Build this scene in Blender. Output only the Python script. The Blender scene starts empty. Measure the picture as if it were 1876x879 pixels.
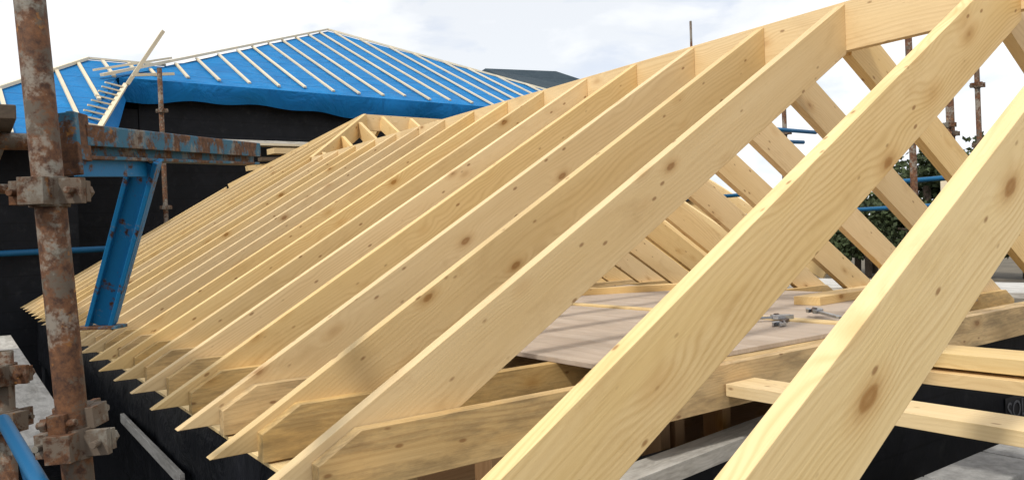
import bpy, bmesh, math, random
from mathutils import Vector, Matrix
import numpy as np
random.seed(7); np.random.seed(7)
scene=bpy.context.scene
col=scene.collection
rad=math.radians
# ------------------------------------------------------------ node helpers
def newmat(name):
    m=bpy.data.materials.new(name); m.use_nodes=True
    nt=m.node_tree; b=nt.nodes["Principled BSDF"]
    return m,nt,b
def N(nt,t,**kw):
    n=nt.nodes.new(t)
    for k,v in kw.items(): setattr(n,k,v)
    return n
def L(nt,a,b): nt.links.new(a,b)
def ramp(nt,fac,stops):
    r=N(nt,"ShaderNodeValToRGB"); e=r.color_ramp.elements
    while len(e)<len(stops): e.new(.5)
    for i,(p,c) in enumerate(stops):
        e[i].position=p; e[i].color=(c[0],c[1],c[2],1) if hasattr(c,'__len__') else (c,c,c,1)
    L(nt,fac,r.inputs[0]); return r
def mix(nt,fac,a,b,mode='MIX'):
    m=N(nt,"ShaderNodeMix",data_type='RGBA',blend_type=mode)
    for s,v in ((0,fac),(6,a),(7,b)):
        if hasattr(v,'is_output') or hasattr(v,'links'): L(nt,v,m.inputs[s])
        elif s==0: m.inputs[0].default_value=v
        else: m.inputs[s].default_value=(v[0],v[1],v[2],1)
    return m.outputs[2]
def math_(nt,op,a,b=None,c=None):
    m=N(nt,"ShaderNodeMath",operation=op)
    for i,v in enumerate((a,b,c)):
        if v is None: continue
        if hasattr(v,'links'): L(nt,v,m.inputs[i])
        else: m.inputs[i].default_value=v
    return m.outputs[0]
def noise(nt,vec,scale,detail=4,rough=.5,dist=0):
    n=N(nt,"ShaderNodeTexNoise"); n.inputs['Scale'].default_value=scale
    n.inputs['Detail'].default_value=detail; n.inputs['Roughness'].default_value=rough
    n.inputs['Distortion'].default_value=dist
    if vec is not None: L(nt,vec,n.inputs['Vector'])
    return n.outputs[0]
def mapping(nt,vec,scale):
    m=N(nt,"ShaderNodeVectorMath",operation='MULTIPLY'); L(nt,vec,m.inputs[0]); m.inputs[1].default_value=scale
    return m.outputs[0]
def bump(nt,b,h,strength,dist=.002):
    n=N(nt,"ShaderNodeBump"); n.inputs['Strength'].default_value=strength; n.inputs['Distance'].default_value=dist
    L(nt,h,n.inputs['Height']); L(nt,n.outputs[0],b.inputs['Normal'])

def wood(name,base,dark,light,knot=(.19,.08,.025),rough=.62,knots=True,stain=None,var=.14,ks=(3.6,6.5,7.5),kw=1.0,ss=(3,9,14),rg=.32):
    """sawn softwood, grain along the local X axis of each board"""
    m,nt,b=newmat(name)
    tc=N(nt,"ShaderNodeTexCoord"); oi=N(nt,"ShaderNodeObjectInfo")
    off=N(nt,"ShaderNodeVectorMath",operation='SCALE'); off.inputs[0].default_value=(37.3,11.7,23.9)
    L(nt,oi.outputs['Random'],off.inputs['Scale'])
    add=N(nt,"ShaderNodeVectorMath",operation='ADD'); L(nt,tc.outputs['Object'],add.inputs[0]); L(nt,off.outputs[0],add.inputs[1])
    P=add.outputs[0]
    # knots
    vo=N(nt,"ShaderNodeTexVoronoi",feature='F1'); vo.inputs['Scale'].default_value=1; vo.inputs['Randomness'].default_value=1
    L(nt,mapping(nt,P,ks),vo.inputs['Vector'])
    kd=math_(nt,'DIVIDE',vo.outputs['Distance'],kw)
    near=N(nt,"ShaderNodeMapRange",interpolation_type='SMOOTHSTEP'); L(nt,kd,near.inputs[0])
    near.inputs[1].default_value=.05; near.inputs[2].default_value=.42; near.inputs[3].default_value=1; near.inputs[4].default_value=0
    # growth rings : bands distorted round the knots
    sep=N(nt,"ShaderNodeSeparateXYZ"); L(nt,P,sep.inputs[0])
    low=noise(nt,mapping(nt,P,(.9,5,5)),1,2,.5)
    z=math_(nt,'MULTIPLY',sep.outputs[2],1.0)
    yy=math_(nt,'MULTIPLY',sep.outputs[1],.7)
    r0=math_(nt,'ADD',z,yy)
    r1=math_(nt,'MULTIPLY_ADD',low,.18,r0)
    r2=math_(nt,'MULTIPLY_ADD',near.outputs[0],.030,r1)
    rings=math_(nt,'SINE',math_(nt,'MULTIPLY',r2,400))
    rings=math_(nt,'MULTIPLY_ADD',rings,.5,.5)
    fine=noise(nt,mapping(nt,P,(7,260,260)),1,3,.6)
    broad=noise(nt,mapping(nt,P,(1.3,9,9)),1,3,.55)
    c=mix(nt,ramp(nt,broad,[(.3,0),(.7,1)]).outputs[0],base,light)
    ra=ramp(nt,noise(nt,mapping(nt,P,(.8,14,14)),1,2,.5),[(.35,0),(.65,1)])
    c=mix(nt,math_(nt,'MULTIPLY',math_(nt,'MULTIPLY',math_(nt,'POWER',rings,2.0),rg),ra.outputs[0]),c,dark)
    c=mix(nt,math_(nt,'MULTIPLY',ramp(nt,fine,[(.45,0),(.75,1)]).outputs[0],.18),c,dark)
    # blotches / handling marks
    bl=noise(nt,mapping(nt,P,(2.2,6,6)),1.7,5,.65,.4)
    c=mix(nt,math_(nt,'MULTIPLY',ramp(nt,bl,[(.54,0),(.72,1)]).outputs[0],.28),c,(dark[0]*.9,dark[1]*.86,dark[2]*.8))
    if knots:
        kn=math_(nt,'MULTIPLY_ADD',noise(nt,mapping(nt,P,(40,60,60)),1,2,.5),.03,math_(nt,'SUBTRACT',kd,.015))
        kr=ramp(nt,kn,[(.0,.75),(.050,.95),(.070,.8),(.090,.25),(.15,0)])
        c=mix(nt,kr.outputs[0],c,knot)
        # amber halo
        kh=ramp(nt,kd,[(.07,.45),(.25,0)])
        c=mix(nt,kh.outputs[0],c,(.52,.28,.08))
        # pin knots
        v2=N(nt,"ShaderNodeTexVoronoi",feature='F1'); v2.inputs['Scale'].default_value=1
        L(nt,mapping(nt,P,(8,17,18)),v2.inputs['Vector'])
        c=mix(nt,ramp(nt,v2.outputs['Distance'],[(.06,.75),(.12,0)]).outputs[0],c,(.24,.11,.035))
    # per board tone
    hs=N(nt,"ShaderNodeHueSaturation"); L(nt,c,hs.inputs['Color'])
    L(nt,math_(nt,'MULTIPLY_ADD',oi.outputs['Random'],var,1-var*.6),hs.inputs['Value'])
    rs=math_(nt,'FRACT',math_(nt,'MULTIPLY',oi.outputs['Random'],17.3))
    L(nt,math_(nt,'MULTIPLY_ADD',rs,.16,.90),hs.inputs['Saturation'])
    c=hs.outputs[0]
    if stain:
        st=noise(nt,mapping(nt,P,ss),2.0,6,.7)
        c=mix(nt,math_(nt,'MULTIPLY',ramp(nt,st,[(.45,0),(.62,1)]).outputs[0],stain),c,(.07,.055,.04))
    L(nt,c,b.inputs['Base Color'])
    b.inputs['Roughness'].default_value=rough; b.inputs['Specular IOR Level'].default_value=.25
    bump(nt,b,math_(nt,'ADD',fine,math_(nt,'MULTIPLY',rings,.25)),.3,.0015)
    return m
PINE=wood("sawn_pine",(.71,.505,.235),(.48,.29,.105),(.77,.57,.295),var=.18)
PINE2=wood("sawn_pine_pale",(.74,.55,.265),(.50,.31,.11),(.79,.61,.335),ks=(2.7,5.0,5.6),kw=1.1,rg=.42)
PINEJ=wood("joist_pine",(.62,.42,.18),(.36,.20,.07),(.68,.49,.24),stain=.42,ss=(1.8,6,8))
GREYW=wood("weathered_timber",(.46,.44,.40),(.26,.24,.2),(.56,.54,.5),knots=False,stain=.35)
BOARDW=wood("scaffold_board_wood",(.52,.50,.46),(.28,.26,.23),(.64,.62,.58),knots=False,stain=.38)
DARKW=wood("old_scaffold_board",(.10,.07,.045),(.04,.028,.02),(.15,.11,.08),knots=False,stain=.6)
INTW=wood("stud_wood",(.36,.20,.09),(.2,.1,.04),(.42,.26,.13))
BATTEN=wood("roof_batten_wood",(.66,.57,.40),(.46,.37,.22),(.72,.64,.49),knots=False)

def plywood():
    m,nt,b=newmat("plywood_face"); tc=N(nt,"ShaderNodeTexCoord"); P=tc.outputs['Object']
    a=noise(nt,mapping(nt,P,(1.2,9,9)),1,5,.6,1.2); f=noise(nt,mapping(nt,P,(14,180,50)),1,3,.6)
    c=mix(nt,ramp(nt,a,[(.35,0),(.65,1)]).outputs[0],(.40,.32,.25),(.51,.425,.345))
    c=mix(nt,math_(nt,'MULTIPLY',ramp(nt,f,[(.45,0),(.7,1)]).outputs[0],.35),c,(.32,.22,.15))
    d=noise(nt,P,5,6,.7); c=mix(nt,math_(nt,'MULTIPLY',ramp(nt,d,[(.5,0),(.75,1)]).outputs[0],.5),c,(.27,.235,.20))
    L(nt,c,b.inputs['Base Color']); b.inputs['Roughness'].default_value=.7
    bump(nt,b,f,.2,.001); return m
PLY=plywood()
def membrane(name,c0,c1,rough,lap=0,wr=.6,sc=3.0,bd=.02,dust=.03,spec=.25):
    m,nt,b=newmat(name); tc=N(nt,"ShaderNodeTexCoord"); P=tc.outputs['Object']
    n1=noise(nt,P,sc,5,.55,.8); n2=noise(nt,P,sc*.35,3,.5)
    c=mix(nt,ramp(nt,n1,[(.3,0),(.7,1)]).outputs[0],c0,c1)
    sep=N(nt,"ShaderNodeSeparateXYZ"); L(nt,P,sep.inputs[0])
    if lap:
        w=math_(nt,'FRACT',math_(nt,'MULTIPLY_ADD',n2,.15,math_(nt,'MULTIPLY',sep.outputs[2],lap)))
        line=ramp(nt,w,[(.0,1),(.04,1),(.07,0)])
        c=mix(nt,math_(nt,'MULTIPLY',line.outputs[0],.55),c,(c0[0]*.45,c0[1]*.45,c0[2]*.5))
    du=noise(nt,P,9,6,.7); c=mix(nt,math_(nt,'MULTIPLY',ramp(nt,du,[(.55,0),(.8,1)]).outputs[0],dust),c,(.4,.4,.38))
    L(nt,c,b.inputs['Base Color']); b.inputs['Roughness'].default_value=rough
    b.inputs['Specular IOR Level'].default_value=spec
    bump(nt,b,n1,wr,bd); return m
BLUE=membrane("blue_roof_membrane",(.0012,.135,.36),(.004,.185,.46),.65,lap=4.5,wr=.8,sc=2.2,bd=.09,spec=.2)
BLUE2=membrane("blue_fascia_membrane",(.001,.115,.34),(.003,.165,.45),.65,wr=.9,sc=1.6,bd=.1,spec=.2)
BLACK=membrane("black_breather_membrane",(.005,.006,.008),(.011,.012,.016),.6,lap=5,wr=.5,sc=4,bd=.012,dust=.04,spec=.18)
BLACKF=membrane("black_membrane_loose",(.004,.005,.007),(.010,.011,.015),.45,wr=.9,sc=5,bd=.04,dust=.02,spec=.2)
SLATE=membrane("dark_roof_covering",(.018,.035,.05),(.03,.05,.065),.6,lap=3)
def metal(name,paint,rustamt,grey=.0,pr=.5):
    m,nt,b=newmat(name); tc=N(nt,"ShaderNodeTexCoord"); P=tc.outputs['Object']
    a=noise(nt,P,14,8,.7,.3); f=noise(nt,P,60,5,.7); g=noise(nt,P,9,5,.65)
    rust=mix(nt,ramp(nt,f,[(.35,0),(.65,1)]).outputs[0],(.045,.022,.014),(.16,.07,.03))
    rust=mix(nt,ramp(nt,noise(nt,P,22,4,.6),[(.62,0),(.70,1)]).outputs[0],rust,(.30,.13,.03))
    mask=ramp(nt,math_(nt,'MULTIPLY_ADD',f,.2,math_(nt,'MULTIPLY',a,.8)),[(max(0,rustamt-.03),0),(min(1,rustamt+.02),1)])
    c=mix(nt,mask.outputs[0],rust,paint)
    if grey>0:
        gm=ramp(nt,math_(nt,'MULTIPLY_ADD',f,.3,math_(nt,'MULTIPLY',g,.7)),[(1-grey-.02,0),(1-grey+.04,1)]); c=mix(nt,math_(nt,'MULTIPLY',gm.outputs[0],.7),c,(.22,.21,.18))
    L(nt,c,b.inputs['Base Color']); b.inputs['Roughness'].default_value=pr
    b.inputs['Metallic'].default_value=.1; b.inputs['Specular IOR Level'].default_value=.3
    bump(nt,b,math_(nt,'ADD',a,math_(nt,'MULTIPLY',f,.5)),.6,.002); return m
RUST=metal("rusty_steel_tube",(.09,.07,.052),.54,grey=.46,pr=.75)
RUST2=metal("rusty_coupler",(.13,.10,.075),.5,grey=.46,pr=.8)
BPAINT=metal("blue_painted_steel",(.008,.16,.37),.445,grey=.40)
BPAINT2=metal("rusty_blue_steel",(.03,.13,.21),.52,grey=.45,pr=.65)
BTUBE=metal("blue_tube_paint",(.01,.11,.25),.34)
def simple(name,c,rough=.5,met=0,sc=8,v=.25):
    m,nt,b=newmat(name); tc=N(nt,"ShaderNodeTexCoord")
    n=noise(nt,tc.outputs['Object'],sc,6,.65)
    L(nt,mix(nt,ramp(nt,n,[(.3,0),(.7,1)]).outputs[0],[x*(1-v) for x in c],[min(1,x*(1+v)) for x in c]),b.inputs['Base Color'])
    b.inputs['Roughness'].default_value=rough; b.inputs['Metallic'].default_value=met
    bump(nt,b,n,.3,.004); return m
STEEL=simple("tool_steel",(.40,.42,.45),.28,.9,60)
STEELD=simple("tool_steel_dark",(.10,.07,.06),.5,.5,60)
BLOCK=simple("concrete_block",(.27,.27,.265),.9,0,25,.3)
GROUND=simple("ground_soil",(.12,.10,.07),.95,0,.6,.35)
LEAF=simple("leaves",(.045,.065,.022),.8,0,1.2,.5)
BARK=simple("bark",(.07,.05,.035),.9)
GREYP=simple("label_grey",(.022,.023,.027),.6); WHITEP=simple("label_white",(.13,.14,.16),.6)
# ------------------------------------------------------------ mesh helpers
def link(ob,parent=None):
    col.objects.link(ob)
    if parent: ob.parent=parent
    return ob
def empty(name,parent=None):
    e=bpy.data.objects.new(name,None); e.empty_display_size=.2; return link(e,parent)
def meshobj(name,verts,faces,mat,parent=None,M=None,bev=0,smooth=False,mats=None,fm=None):
    me=bpy.data.meshes.new(name); me.from_pydata([tuple(v) for v in verts],[],faces)
    bm=bmesh.new(); bm.from_mesh(me); bmesh.ops.recalc_face_normals(bm,faces=bm.faces)
    bm.to_mesh(me); bm.free()
    for mm in (mats or [mat]): me.materials.append(mm)
    if fm:
        for p,i in zip(me.polygons,fm): p.material_index=i
    if smooth:
        for p in me.polygons: p.use_smooth=True
    ob=bpy.data.objects.new(name,me)
    if M is not None: ob.matrix_world=M
    link(ob,parent)
    if bev:
        bv=ob.modifiers.new("edge","BEVEL"); bv.width=bev; bv.segments=2; bv.limit_method='ANGLE'; bv.angle_limit=rad(40)
    return ob
def frame(o,x,z):
    x=Vector(x).normalized(); z=Vector(z); y=z.cross(x).normalized(); z=x.cross(y)
    M=Matrix((x,y,z)).transposed().to_4x4(); M.translation=Vector(o); return M
def prism(name,poly,t,M,mat,parent=None,bev=.0015):
    n=len(poly); v=[(u,0,w) for u,w in poly]+[(u,t,w) for u,w in poly]
    f=[tuple(range(n)),tuple(range(2*n-1,n-1,-1))]+[(i,(i+1)%n,n+(i+1)%n,n+i) for i in range(n)]
    return meshobj(name,v,f,mat,parent,M,bev)
def board(name,a,b,h,t,mat,parent=None,up=(0,0,1),bev=.0015):
    """board from a to b (centre line); h measured along up, t across"""
    a=Vector(a);b=Vector(b);M=frame(a,b-a,up);l=(b-a).length
    poly=[(0,-h/2),(l,-h/2),(l,h/2),(0,h/2)]
    return prism(name,poly,t,M@Matrix.Translation((0,-t/2,0)),mat,parent,bev)
def box(name,lo,hi,mat,parent=None,bev=.002):
    lo=Vector(lo);hi=Vector(hi); c=(lo+hi)/2; s=(hi-lo)/2
    if s.x>=s.y: return board(name,(lo.x,c.y,c.z),(hi.x,c.y,c.z),2*s.z,2*s.y,mat,parent,bev=bev)
    return board(name,(c.x,lo.y,c.z),(c.x,hi.y,c.z),2*s.z,2*s.x,mat,parent,bev=bev)
def tubegeo(a,b,r,seg=20,hollow=True):
    a=Vector(a);b=Vector(b);M=frame(a,b-a,(0.13,.37,.91) if abs((b-a).normalized().z)<.9 else (1,0,0)); l=(b-a).length
    v=[];f=[]
    prof=[(0,r*.86),(0,r),(l,r),(l,r*.86)]
    if hollow: prof=[(min(.1,l*.3),r*.86)]+prof+[(l-min(.1,l*.3),r*.86)]
    for x,rr in prof:
        for k in range(seg):
            an=2*math.pi*k/seg; v.append(M@Vector((x,rr*math.cos(an),rr*math.sin(an))))
    m=len(prof)
    for j in range(m-1):
        for k in range(seg): f.append((j*seg+k,j*seg+(k+1)%seg,(j+1)*seg+(k+1)%seg,(j+1)*seg+k))
    f.append(tuple(range(seg))); f.append(tuple((m-1)*seg+k for k in range(seg)))
    return v,f
def tube(name,a,b,r,mat,parent=None,seg=20):
    v,f=tubegeo(a,b,r,seg); ob=meshobj(name,v,f,mat,parent)
    for p in ob.data.polygons: p.use_smooth=len(p.vertices)==4
    return ob
def boxgeo(M,lo,hi):
    v=[M@Vector((x,y,z)) for x in (lo[0],hi[0]) for y in (lo[1],hi[1]) for z in (lo[2],hi[2])]
    return v,[(0,1,3,2),(4,6,7,5),(0,4,5,1),(2,3,7,6),(0,2,6,4),(1,5,7,3)]
def joined(name,parts,mat,parent=None,bev=0):
    V=[];Fc=[]
    for v,f in parts:
        o=len(V); V+=list(v); Fc+=[tuple(i+o for i in q) for q in f]
    return meshobj(name,V,Fc,mat,parent,bev=bev)
def coupler(name,c,axis,r,side,parent,mat=None,s=1.0):
    """right angle scaffold coupler: two clamped half shells, flap, bolts and nuts"""
    axis=Vector(axis).normalized(); side=Vector(side); M=frame(c,side,axis)  # local z = tube axis
    g=[]
    def T(a,b,rr,sg=12): 
        v,f=tubegeo(a,b,rr,sg,False); return [M@p for p in v],f
    w=.028*s
    g.append(T((0,0,-w),(0,0,w),r+.007,16))
    g.append(boxgeo(M,(r*.6,-.016,-w*.85),(r+.045*s,-.003,w*.85)))
    g.append(boxgeo(M,(r*.6,.003,-w*.7),(r+.042*s,.016,w*.7)))
    g.append(boxgeo(M,(-r-.040*s,-.015,-w*.8),(-r*.6,.015,w*.8)))
    g.append(boxgeo(M,(-r*.9,-r-.03*s,-w*.9),(r*.9,-r*.7,w*.9)))
    g.append(T((r+.028*s,-.034,0),(r+.028*s,.036,0),.006))
    g.append(T((r+.028*s,.018,0),(r+.028*s,.030,0),.012,6))
    g.append(T((-r-.028*s,-.03,0),(-r-.028*s,.036,0),.006))
    g.append(T((-r-.028*s,.016,0),(-r-.028*s,.028,0),.012,6))
    return joined(name,g,mat or RUST2,parent,bev=.0015)
# ------------------------------------------------------------ roof frame
Xe,Ze,Xr,Zr=.524,-.555,2.992,.912
SL=(Zr-Ze)/(Xr-Xe); Y0=1.749; SP=.4
cs=1/math.hypot(1,SL); sn=SL*cs
house=empty("house_under_construction")
roof=empty("timber_roof_frame",house)
TH=.042
def rafter(Y,right=False,xtop=None,plumb=.205,th=TH,mat=PINE,name="rafter",xbot=None,tail=True,jit=1):
    xt=(Xr-.021) if xtop is None else xtop
    zt=Ze+(xt-Xe)*SL
    tip=random.uniform(-.006,.006)*jit
    if xbot is None:
        pts=[(Xe+tip,Ze+tip*SL),(xt,zt),(xt,zt-plumb),(Xe+tip+plumb/SL,Ze+tip*SL)]
    else:
        zb=Ze+(xbot-Xe)*SL; pts=[(xbot,zb),(xt,zt),(xt,zt-plumb),(xbot,zb-plumb)]
    if right: pts=[(2*Xr-x,z) for x,z in pts]
    o=Vector((pts[0][0],Y+random.uniform(-.004,.004)*jit,pts[0][1]))
    ax=Vector((-cs if right else cs,0,sn)); up=Vector((sn if right else -sn,0,cs))
    yv=up.cross(ax)  # +Y for left, -Y for right
    M=Matrix((ax,yv,up)).transposed().to_4x4(); M.translation=o if not right else o+Vector((0,th,0))
    loc=[]
    for x,z in pts:
        d=Vector((x-pts[0][0],0,z-pts[0][1])); loc.append((d.dot(ax),d.dot(up)))
    M=M@Matrix.Rotation(random.uniform(-.0022,.0022)*jit,4,'Z')
    return prism(name,loc,th,M,mat,roof,.0018)
YF1,YF2=1.115,.69
rafter(YF1,plumb=.228,th=.045,mat=PINE2,jit=0); rafter(YF2,plumb=.232,th=.045,mat=PINE2,jit=0)
rafter(YF1+.06,True,plumb=.22); rafter(YF2+.02,True,plumb=.22)
for Y in (.09,-.5): rafter(Y-.2,True,plumb=.22)
PX,PY,PZ=4.153,8.82,Ze+(4.153-Xe)*SL   # peak of the cross wing
i=0
while True:
    Y=Y0+SP*i
    if Y>10.2: break
    if Y<7.6: rafter(Y)
    elif Y<=PY+.05: rafter(Y,xtop=Xr+(Y-7.66)-.03)
    else: rafter(Y,xtop=PX-(Y-PY)-.02)
    if Y<7.5: rafter(Y+.002,True)
    i+=1
# ridge board
board("ridge_board",(Xr,.1,Zr-.103),(Xr,7.66,Zr-.103),.2,.040,PINE,roof)
# cross wing hip, ridge and jacks
board("hip_board",(Xr,7.66,Zr-.09),(PX,PY,PZ-.09),.2,.04,PINE,roof)
board("hip_board",(PX,PY,PZ-.09),(PX-1.3,PY+1.3,PZ-1.3*SL-.09),.2,.04,PINE,roof)
board("ridge_board",(PX,PY,PZ-.1),(9.2,PY,PZ-.1),.2,.04,PINE,roof)
k=0
x=PX-1.0
while x<9:
    yt=PY-max(0,PX-x)-.02; zt=PZ-(PY-yt)*SL
    if x<Xr+2.4: yb=7.66-(x-Xr)
    else: yb=5.3
    if yt-yb>.15:
        board("jack_rafter",(x,yb,PZ-(PY-yb)*SL-.08),(x,yt,zt-.08),.16,.04,PINE,roof)
        board("jack_rafter",(x,PY+(PY-yt)+.04,zt-.08),(x,PY+3.4,PZ-3.4*SL-.08),.16,.04,PINE,roof) if x>PX else None
    x+=.4
board("valley_board",(Xr,7.66,Zr-.1),(Xr+2.4,5.26,Zr-2.4*SL-.1),.2,.04,PINE,roof)
# ceiling joists with chamfered feet
i=0
while Y0+SP*i<10:
    Y=Y0+SP*i-.047
    zj=-.44; zb=-.582; x0=.66+random.uniform(-.012,.012)
    pts=[(x0,zb),(x0,-.505),(x0+.11,zj),(5.984-x0-.11,zj),(5.984-x0,-.505),(5.984-x0,zb)]
    M=Matrix.Translation((0,Y,0))
    prism("ceiling_joist",pts,.045,M,PINEJ,roof,.0015)
    if i==0: prism("trimmer_joist",[(1.62,zb),(1.62,zj),(5.2,zj),(5.2,zb)],.045,Matrix.Translation((0,Y-.049,0)),PINEJ,roof)
    i+=1
# wall plates
board("wall_plate",(.86,1.72,-.622),(.86,10.1,-.622),.075,.10,PINEJ,house)
board("wall_plate",(5.18,1.72,-.622),(5.18,10.1,-.622),.075,.10,PINEJ,house)
board("soffit_board",(.725,1.3,-.594),(.725,10.1,-.594),.012,.12,PINE2,house)
# timbers lying across the front bay
board("binder_plank",(2.08,1.645,-.52),(2.10,-.6,-.52),.04,.15,PINE2,roof)
board("binder_plank",(2.80,1.60,-.475),(2.86,-.6,-.475),.05,.20,PINE2,roof)
board("binder_plank",(2.74,1.62,-.535),(2.80,-.6,-.535),.045,.14,PINE,roof)
# walls
def wallbox(name,lo,hi,mat): 
    M=Matrix.Identity(4); v,f=boxgeo(M,lo,hi); return meshobj(name,v,f,mat,house)
wallbox("eaves_wall",(.70,1.9,-3.4),(.92,10.15,-.665),BLACK)
wallbox("rear_eaves_wall",(5.06,1.9,-3.4),(5.28,10.15,-.665),BLACK)
wallbox("gable_wall",(.95,1.79,-3.4),(2.62,1.90,-.76),BLACK)
wallbox("gable_wall_upper",(2.63,1.785,-3.4),(5.05,1.895,-.60),BLACK)
board("sole_plate",(1.1,1.60,-.73),(2.66,1.80,-.73),.055,.11,GREYW,house)
wallbox("internal_floor",(.93,1.91,-3.0),(5.05,10.1,-2.9),DARKW)
for xx in (1.0,1.35,1.62,1.75,2.1,2.18,2.45,2.9,3.4,3.9,4.4):
    board("wall_stud",(xx,2.06,-2.8),(xx,2.06,-.60),.05,.10,INTW,house,up=(1,0,0))
for yy in (2.9,4.2): board("partition_board",(.95,yy,-1.6),(5.0,yy,-1.6),1.9,.02,INTW,house)
board("batten",(.640,3.05,-.845),(.640,4.35,-.83),.045,.018,GREYW,house)
# loose dpc draped at the eaves
def sheet(name,fn,nu,nv,mat,parent=None,smooth=True):
    v=[fn(a/nu,b/nv) for b in range(nv+1) for a in range(nu+1)]
    f=[(b*(nu+1)+a,b*(nu+1)+a+1,(b+1)*(nu+1)+a+1,(b+1)*(nu+1)+a) for b in range(nv) for a in range(nu)]
    return meshobj(name,v,f,mat,parent,smooth=smooth)
def drape(u,v):
    y=2.0+8.2*u; w=.012*math.sin(y*7)+.008*math.sin(y*17+2*v)
    return (.672+w*v,y,-.605-.55*v+.004*math.sin(y*9))
sheet("membrane_skirt",drape,160,6,BLACKF,house)
# printed label on the gable membrane
lab=empty("membrane_label",house)
meshobj("panel",[(4.36,1.778,-1.07),(4.66,1.778,-1.07),(4.66,1.778,-.93),(4.36,1.778,-.93)],[(0,1,2,3)],GREYP,lab)
cu=bpy.data.curves.new("lettering",'FONT'); cu.body="SOL"; cu.size=.13; cu.extrude=.0008
to=bpy.data.objects.new("lettering",cu); cu.materials.append(WHITEP); to.location=(4.37,1.774,-1.045); to.rotation_euler=(rad(90),0,0); link(to,lab)
# block wall, bottom right
bw=empty("concrete_block_wall")
for j,xx in enumerate(np.arange(2.3,6.3,.455)):
    for kk in range(3):
        o=.22*(kk%2)
        box("block",(xx+o,1.19,-1.115-.225*kk),(xx+o+.445,1.40,-.90-.225*kk),BLOCK,bw,.006)
# ------------------------------------------------------------ deck, planks, tools
deck=empty("plywood_deck")
box("plywood_sheet",(1.67,1.745,-.439),(2.995,4.60,-.421),PLY,deck)
box("plywood_sheet",(3.075,1.93,-.439),(4.45,4.60,-.421),PLY,deck)
box("seam_batten",(3.0,1.70,-.438),(3.07,4.2,-.412),PINE2,deck)
board("timber_offcut",(3.66,2.44,-.398),(4.75,2.52,-.396),.045,.15,PINE)
board("timber_offcut",(1.75,3.95,-.41),(3.9,4.62,-.41),.022,.10,PINE)
board("timber_offcut",(3.2,4.3,-.40),(4.6,3.7,-.40),.045,.10,PINE)
def spanner(loc,rot,s=1.0,grip=STEEL,tilt=0):
    e=empty("adjustable_spanner"); e.location=loc; e.rotation_euler=(0,tilt,rot); e.scale=(s,s,s)
    def pl(name,pts,t,z,mat):
        n=len(pts); v=[(x,y,z) for x,y in pts]+[(x,y,z+t) for x,y in pts]
        f=[tuple(range(n)),tuple(range(2*n-1,n-1,-1))]+[(i,(i+1)%n,n+(i+1)%n,n+i) for i in range(n)]
        meshobj(name,v,f,mat,e,bev=.0015)
    pl("handle",[(-.125,-.007),(-.118,-.012),(-.05,-.009),(.03,-.008),(.03,.008),(-.05,.009),(-.118,.012),(-.125,.007)],.010,0.003,grip)
    pl("head",[(.03,-.010),(.045,-.027),(.075,-.034),(.112,-.027),(.118,-.018),(.082,-.012),(.072,.004),(.060,.012),(.045,.022),(.03,.012)],.018,0,STEEL)
    pl("moving_jaw",[(.070,.012),(.080,.006),(.112,.004),(.118,.012),(.100,.022),(.078,.032),(.062,.030)],.015,.001,STEEL)
    v,f=tubegeo((.047,.004,.012),(.063,.010,.012),.011,12,False); meshobj("worm_screw",v,f,STEELD,e)
    return e
spanner((2.93,2.17,-.412),rad(-28),1.1)
spanner((3.15,2.02,-.402),rad(62),1.1,tilt=-.05)
spanner((2.89,2.05,-.418),rad(205),.9,STEELD)
# ------------------------------------------------------------ scaffold, left
def P1(z): return Vector((.1312-.049*(z),1.507+.037*(z),z))
pole=empty("scaffold_standard")
a=P1(-3.4);b=P1(2.2)
tube("tube",a,b,.0242,RUST,pole,32)
ax=(b-a).normalized()
coupler("coupler",P1(.108),ax,.0242,(.80,-.6,0),pole,s=.9)
coupler("coupler",P1(-.315),ax,.0242,(.80,-.6,.05),pole,s=.9)
coupler("coupler",P1(-.275)+Vector((.005,.02,0)),ax,.0250,(.6,.8,.05),pole,s=.7)
br=empty("scaffold_bracket")
A=Vector((.175,1.60,.205));B=Vector((.69,2.23,.268))
dirv=(B-A).normalized()
board("arm_top_flange",A+Vector((0,0,.028)),B+Vector((0,0,.028)),.008,.052,BPAINT2,br)
board("arm_web",A,B,.058,.012,BPAINT2,br)
board("arm_lip",A+Vector((.018,-.016,.012)),B+Vector((.018,-.016,.012)),.038,.006,BPAINT2,br)
board("arm_lower_flange",A+Vector((0,0,-.028)),B+Vector((0,0,-.026)),.007,.046,BPAINT2,br)
board("gusset",A+Vector((.0,0,-.045)),A+dirv*.24+Vector((0,0,-.045)),.035,.008,BPAINT,br)
lg0=A+dirv*.24+Vector((0,0,-.03)); lg1=Vector((.262,2.03,-.165))
board("leg_web",lg0,lg1,.060,.008,BPAINT,br,up=(.8,-.6,0))
board("leg_flange",lg0+Vector((.022,-.017,0)),lg1+Vector((.022,-.017,0)),.010,.03,BPAINT,br,up=(.8,-.6,0))
board("leg_flange",lg0-Vector((.022,-.017,0)),lg1-Vector((.022,-.017,0)),.010,.03,BPAINT,br,up=(.8,-.6,0))
board("foot_plate",lg1+Vector((-.04,.03,-.004)),lg1+Vector((.04,-.03,-.004)),.008,.05,BPAINT2,br)
board("hook_plate",P1(.14)+Vector((.035,.04,0)),P1(.25)+Vector((.035,.04,0)),.05,.012,BPAINT2,br,up=(.8,-.6,0))
board("hook_plate",P1(.17)+Vector((.06,.06,.0)),P1(.255)+Vector((.06,.06,.0)),.012,.05,BPAINT2,br,up=(.8,-.6,0))
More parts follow.
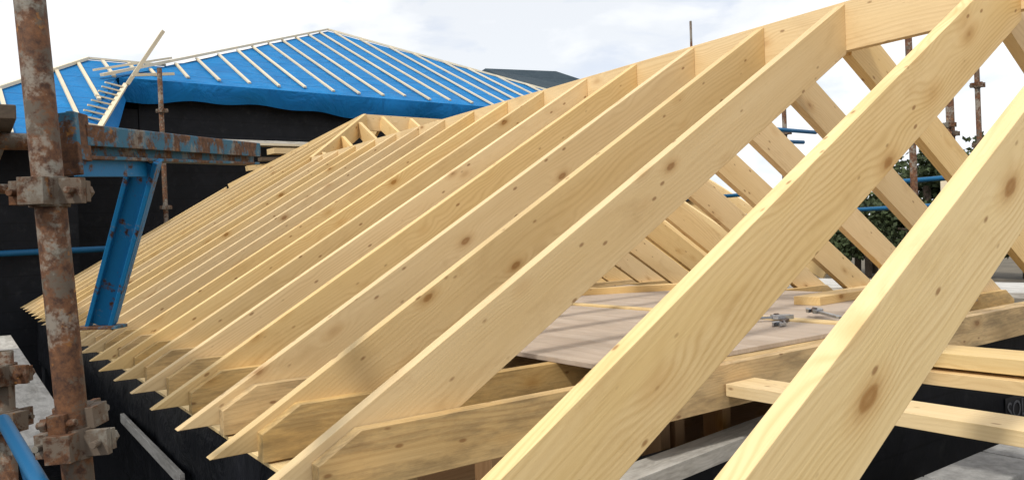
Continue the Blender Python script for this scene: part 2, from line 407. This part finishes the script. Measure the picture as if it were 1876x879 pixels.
# platform above / left
pf=empty("scaffold_platform")
for j in range(5):
    xx=.13-.235*j
    box("scaffold_board",(xx-.225,2.35,.355+.004*(j%2)),(xx,7.8,.393+.004*(j%2)),DARKW,pf,.003)
for yy in (2.6,4.4,6.2): tube("transom",(-1.2,yy,.33),(.2,yy,.33),.024,RUST,pf)
pf2=empty("scaffold_platform")
for j in range(4):
    xx=.40-.232*j
    box("scaffold_board",(xx-.225,3.9+.13*(j%2),-.838+.003*(j%2)),(xx,9.6,-.80+.003*(j%2)),BOARDW,pf2,.003)
tube("ledger",(.2,3.2,-.9),(.2,9.6,-.9),.024,BTUBE,pf2)
gshade=empty("ground_shade")
meshobj("ground_shade_sheet",[(-4,.2,-1.75),(.64,.2,-1.75),(.64,10.3,-1.75),(-4,10.3,-1.75)],[(0,1,2,3)],BLACKF,gshade)  # added sheet, its membrane black stands in for shade on the ground below
st=empty("scaffold_standard")
tube("tube",(.075,2.4,-3.4),(.083,2.4,-.24),.022,RUST,st)
coupler("coupler",(.082,2.4,-.30),(0,0,1),.0242,(.8,-.6,0),st); coupler("coupler",(.08,2.4,-.42),(0,0,1),.0242,(.8,.6,0),st)
tube("scaffold_brace",(.062,1.95,-.34),(.118,1.2,-.40),.0135,BTUBE)
# pole and ledger at far end
st=empty("scaffold_standard"); tube("tube",(2.11,10.3,-3.4),(2.09,10.3,2.28),.029,RUST,st)
for z in (.55,1.75): coupler("coupler",(2.10,10.3,z),(0,0,1),.03,(.8,-.5,0),st)
tube("scaffold_ledger",(-3,10.27,.02),(2.05,10.27,.07),.035,BTUBE)
# ------------------------------------------------------------ scaffold, right
def standard(x,y,top,cz,r=.0242):
    e=empty("scaffold_standard"); tube("tube",(x,y,-3.4),(x,y,top),r,RUST,e,14)
    for z in cz: coupler("coupler",(x,y,z),(0,0,1),r,(.8,-.6,0),e)
standard(5.78,2.92,1.75,(.9,-.1))
standard(8.09,3.44,1.75,(1.30,.72))
standard(8.45,3.85,1.6,(1.35,.9))
standard(8.05,3.70,1.42,(.95,))
standard(7.15,4.95,1.28,(1.0,))
standard(8.9,6.2,1.3,(.8,))
tube("scaffold_ledger",(6.3,4.75,.985),(7.4,4.75,.985),.02,BTUBE)
tube("scaffold_ledger",(6.3,4.9,.88),(7.4,4.9,.90),.02,BTUBE)
tube("scaffold_ledger",(7.9,7.5,.42),(7.9,-1,.42),.024,BTUBE)
tube("scaffold_ledger",(8.2,-1.5,.16),(8.2,8.0,.16),.024,BTUBE)
board("timber_prop",(7.7,3.6,-.4),(7.72,3.6,.38),.05,.07,BATTEN,up=(1,0,0))
pf4=empty("scaffold_platform")
for j in range(4): box("scaffold_board",(5.72+.232*j,-2,-.538),(5.945+.232*j,8,-.50),BOARDW,pf4,.003)
tube("vent_rod",(3.03,2.62,.70),(3.035,2.62,1.055),.006,RUST)
# ------------------------------------------------------------ blue roofed house
hb=empty("blue_roofed_house")
ez=2.47; ax0,ay0=1.88,12.0; pk=Vector((7.30,17.42,5.09)); s2=(pk.z-ez)/(pk.y-ay0)
A_=Vector((ax0,ay0,ez)); C_=Vector((2*pk.x-ax0,ay0,ez)); D_=Vector((C_.x,2*pk.y-ay0,ez)); E_=Vector((ax0,D_.y,ez))
def onf(x,y,dz=0): return Vector((x,y,ez+s2*(y-ay0)+dz))
def ftri(u,v):
    y=ay0+(pk.y-ay0)*v; x0=ax0+(y-ay0); x1=C_.x-(y-ay0); x=x0+(x1-x0)*u
    return onf(x,y,.018*math.sin(x*5.2)*(1-v)*(1 if 0<v<1 else 0)+ (0 if v in(0,1) else random.uniform(-.008,.008)))
sheet("front_roof_slope",ftri,90,26,BLUE,hb)
meshobj("hip_slopes",[A_,pk,E_,D_,C_],[(0,1,2),(2,1,3),(3,1,4)],BLUE,hb)
def fas(u,v):
    x=ax0+.02+(C_.x-ax0)*u; sag=.30+.05*math.sin(x*1.3)+.02*math.sin(x*6.1)
    return Vector((x,ay0-.012-.03*math.sin(x*4.3+v)*v+.10*v*v,ez+.004-sag*v))
sheet("fascia_membrane",fas,140,6,BLUE2,hb)
def fas2(u,v):
    y=ay0+.02+6*u
    return Vector((ax0-.01+.06*v,y,ez+.002-.3*v))
sheet("side_fascia_membrane",fas2,30,4,BLUE2,hb)
# counter battens up the slope
x=2.42
while x<C_.x-.3:
    top=min(x-ax0, C_.x-x)-.02
    y0=ay0+random.uniform(.0,.16)+ .08; y1=ay0+top
    if y1-y0>.25: board("counter_batten",onf(x,y0,.028),onf(x+random.uniform(-.03,.03),y1,.028),.026,.046,BATTEN,hb,up=(0,-s2,1),bev=0)
    x+=.455
board("hip_batten",A_+Vector((-.22,-.2,-.02)),pk+Vector((0,0,.05)),.04,.06,BATTEN,hb,bev=0)
board("hip_batten",A_+Vector((-.30,-.1,.06)),A_+Vector((.9,.85,.55)),.03,.05,BATTEN,hb,bev=0)
board("hip_batten",C_,pk+Vector((0,0,.05)),.04,.06,BATTEN,hb,bev=0)
board("leaning_batten",(1.98,11.85,2.36),(2.50,11.95,3.19),.05,.03,BATTEN,hb,bev=0)
board("leaning_batten",(2.02,11.7,2.46),(2.62,11.95,2.58),.04,.03,BATTEN,hb,bev=0)
# wing roof (lower left) 
sw=.49
def onw(x,y,dz=0): return Vector((x,y,sw*y-3.425+dz))
W=[onw(-.67,9.5),onw(1.63,12.84),onw(2.70,12.84),onw(1.86,11.98),onw(1.12,9.72),onw(1.05,9.5)]
meshobj("wing_roof_slope",W,[tuple(range(6))],BLUE,hb)
meshobj("wing_roof_rear",[W[0],W[1],W[2],(2.7,16,1.3),(1.6,16,1.3),(-3,12,1.23)],[(0,1,4,5),(1,2,3,4)],BLUE,hb)
meshobj("wing_fascia",[W[0]+Vector((0,-.01,0)),W[5]+Vector((0,-.01,0)),W[5]+Vector((0,.03,-.10)),W[0]+Vector((0,.03,-.10))],[(0,1,2,3)],BLUE2,hb)
# far wing going left
meshobj("wing_roof_left",[onw(-.68,9.5),onw(.46,11.16),onw(-6,11.16),onw(-6,9.5)],[(0,1,2,3)],BLUE,hb)
# valley drop between the wing and the house
meshobj("valley_membrane",[onw(1.12,9.72,-.005),onw(1.86,11.98,-.01),Vector((1.98,12.0,2.16)),Vector((1.62,10.6,1.45)),Vector((1.30,9.75,1.24))],[(0,1,2,3,4)],BLUE2,hb)
for q in range(10):
    t=q/9*.86; p=onw(1.16+.72*t,9.85+2.1*t,.03)
    board("valley_noggin",p+Vector((-.11,-.03,.0)),p+Vector((.12,.05,-.03)),.02,.028,BATTEN,hb,bev=0)
board("valley_board",onw(1.25,9.7,-.03),onw(1.98,11.95,-.05),.03,.06,BATTEN,hb,bev=0)
for xx in (-.25,.12,.48,.84,1.18,1.5,1.85,2.2):
    # battens on the wing, clipped by hip (left) and valley (right)
    y1=min(12.80, 9.5+(xx+.67)/2.30*3.34-.02)
    y0=9.62 if xx<1.05 else 9.8+(xx-1.12)/.74*2.26
    if xx>1.86: y0=11.98+(xx-1.86)*1.02
    if y1-y0>.15: board("counter_batten",onw(xx,y0,.02),onw(xx-.03,y1,.02),.028,.045,BATTEN,hb,up=(0,-sw,1),bev=0)
board("hip_batten",onw(-.67,9.5,.03),onw(1.63,12.84,.03),.04,.05,BATTEN,hb,bev=0)
board("ridge_batten",onw(1.63,12.84,.03),onw(2.70,12.84,.03),.03,.05,BATTEN,hb,bev=0)
def hwall(name,lo,hi,mat): v,f=boxgeo(Matrix.Identity(4),lo,hi); return meshobj(name,v,f,mat,hb)
hwall("front_wall",(2.2,12.35,-3.4),(12.4,12.6,2.42),BLACK)
hwall("side_wall",(2.2,12.61,-3.4),(2.4,22.4,2.42),BLACK)
hwall("right_wall",(12.2,12.61,-3.4),(12.4,22.4,2.42),BLACK)
hwall("wing_wall",(-6,10.4,-3.4),(1.15,10.6,1.5),BLACK)
hwall("wing_side_wall",(.95,10.61,-3.4),(1.15,12.9,1.6),BLACK)
hwall("link_wall",(1.16,12.36,-3.4),(2.19,12.56,2.1),BLACK)
board("ledge_board",(2.2,12.0,1.62),(4.75,12.15,1.655),.05,.22,BOARDW,hb)
board("ledge_board",(2.9,11.8,1.56),(5.1,11.9,1.60),.035,.2,BATTEN,hb)
board("timber_stack",(3.62,10.85,1.36),(4.15,10.95,1.38),.08,.2,PINE)
board("timber_stack",(3.25,10.75,1.10),(3.62,10.75,1.15),.07,.12,PINE)
board("timber_stack",(3.4,10.65,1.22),(4.3,10.75,1.26),.05,.12,DARKW)
# ------------------------------------------------------------ dark roofed house beyond
hd=empty("dark_roofed_house")
r0=Vector((12.6,18.6,4.95)); r1=Vector((14.75,18.0,4.95))
e=[Vector((12.95,16.6,3.9)),Vector((16.4,16.1,3.9)),Vector((16.6,20.2,3.9)),Vector((11.2,20.4,3.9))]
meshobj("roof",[r0,r1]+e,[(0,1,3,2),(1,4,3),(0,5,4,1),(0,2,5)],SLATE,hd)
v,f=boxgeo(Matrix.Identity(4),(13.0,16.7,-3.4),(16.3,20.0,3.88)); meshobj("walls",v,f,BLOCK,hd)
# ------------------------------------------------------------ ground and trees
meshobj("ground",[(-400,-400,-3.4),(400,-400,-3.4),(400,400,-3.4),(-400,400,-3.4)],[(0,1,2,3)],GROUND)
def treemass(name,specs,nleaf,ls):
    V=[];Fc=[];FM=[]
    for (x,y,h,r) in specs:
        # trunk
        v,f=tubegeo((x,y,-3.4),(x+.2,y,-3.4+h*.7),.22,7,False); o=len(V); V+=[tuple(p) for p in v]; Fc+=[tuple(i+o for i in q) for q in f]; FM+=[1]*len(f)
        cl=[(x+random.gauss(0,r*.45),y+random.gauss(0,r*.45),-3.4+h*random.uniform(.3,.95),r*random.uniform(.25,.5)) for _ in range(18)]
        for q in cl[:6]:
            v,f=tubegeo((x,y,-3.4+h*.35),(q[0],q[1],q[2]),.07,5,False); o=len(V); V+=[tuple(p) for p in v]; Fc+=[tuple(i+o for i in g) for g in f]; FM+=[1]*len(f)
        for _ in range(nleaf):
            q=random.choice(cl); d=Vector((random.gauss(0,1),random.gauss(0,1),random.gauss(0,1))).normalized()*q[3]*random.uniform(.3,1.1)
            c=Vector(q[:3])+Vector((d.x,d.y,d.z*.8)); a=Vector((random.gauss(0,1),random.gauss(0,1),random.gauss(0,1))).normalized()*ls
            b2=a.cross(Vector((random.gauss(0,1),random.gauss(0,1),random.gauss(0,1)))).normalized()*ls*.7
            o=len(V); V+=[tuple(c-a),tuple(c+b2),tuple(c+a),tuple(c-b2)]; Fc.append((o,o+1,o+2,o+3)); FM.append(0)
    me=bpy.data.meshes.new(name); me.from_pydata(V,[],Fc); me.materials.append(LEAF); me.materials.append(BARK)
    me.polygons.foreach_set("material_index",FM); ob=bpy.data.objects.new(name,me); link(ob)
sp=[]
for bx in np.arange(-14,34,1.9):
    hh=random.uniform(4.4,5.4)
    if 20.0<bx<25: hh=random.uniform(6.8,7.8)
    if 25<=bx<29: hh=random.uniform(5.4,6.0)
    sp.append((46+random.uniform(-3,5),bx+random.uniform(-.8,.8),hh,2.6))
treemass("distant_trees",sp,2600,.17)
# ------------------------------------------------------------ camera
f_=1413.9;yaw,pit,rol=.6209,.0026,-.04
F=Vector((math.sin(yaw)*math.cos(pit),math.cos(yaw)*math.cos(pit),-math.sin(pit)))
R=Vector((math.cos(yaw),-math.sin(yaw),0)); U=R.cross(F)
R2=math.cos(rol)*R+math.sin(rol)*U; U2=-math.sin(rol)*R+math.cos(rol)*U
cd=bpy.data.cameras.new("camera"); cd.sensor_width=36; cd.sensor_fit='HORIZONTAL'; cd.lens=f_/1876*36
cd.clip_start=.05; cd.clip_end=2000
co=bpy.data.objects.new("camera",cd); M=Matrix((R2,U2,-F)).transposed().to_4x4(); co.matrix_world=M; link(co); scene.camera=co
# ------------------------------------------------------------ light
sun_dir=Vector((-.64,-.24,.80)).normalized()  # towards the sun
el=math.asin(sun_dir.z)
sd=bpy.data.lights.new("sun",'SUN'); sd.energy=2.6; sd.angle=rad(5); sd.color=(1,.95,.86)
so=bpy.data.objects.new("sun",sd); so.rotation_euler=sun_dir.to_track_quat('Z','Y').to_euler(); link(so)
w=bpy.data.worlds.new("World"); scene.world=w; w.use_nodes=True; nt=w.node_tree
bg=nt.nodes["Background"]; sky=N(nt,"ShaderNodeTexSky",sky_type='NISHITA'); sky.sun_disc=False
sky.sun_elevation=el; sky.sun_rotation=math.atan2(sun_dir.x,sun_dir.y)
tc=N(nt,"ShaderNodeTexCoord"); P=tc.outputs['Generated']
n1=noise(nt,mapping(nt,P,(1,1,2.4)),2.2,8,.5,.25); n2=noise(nt,mapping(nt,P,(1,1,2.0)),5.5,8,.52,.3)
cl=math_(nt,'MULTIPLY_ADD',n2,.3,math_(nt,'MULTIPLY',n1,.7))
cov=ramp(nt,cl,[(.42,.72),(.49,.93),(.53,1)])
shade=ramp(nt,n2,[(.26,(8.6,9.3,11.0)),(.40,(10.0,10.4,11.2)),(.47,(11.4,11.5,11.6))])
c=mix(nt,cov.outputs[0],sky.outputs[0],shade.outputs[0])
L(nt,c,bg.inputs[0]); bg.inputs[1].default_value=.1
scene.view_settings.view_transform='Standard'; scene.view_settings.look='None'; scene.view_settings.exposure=0
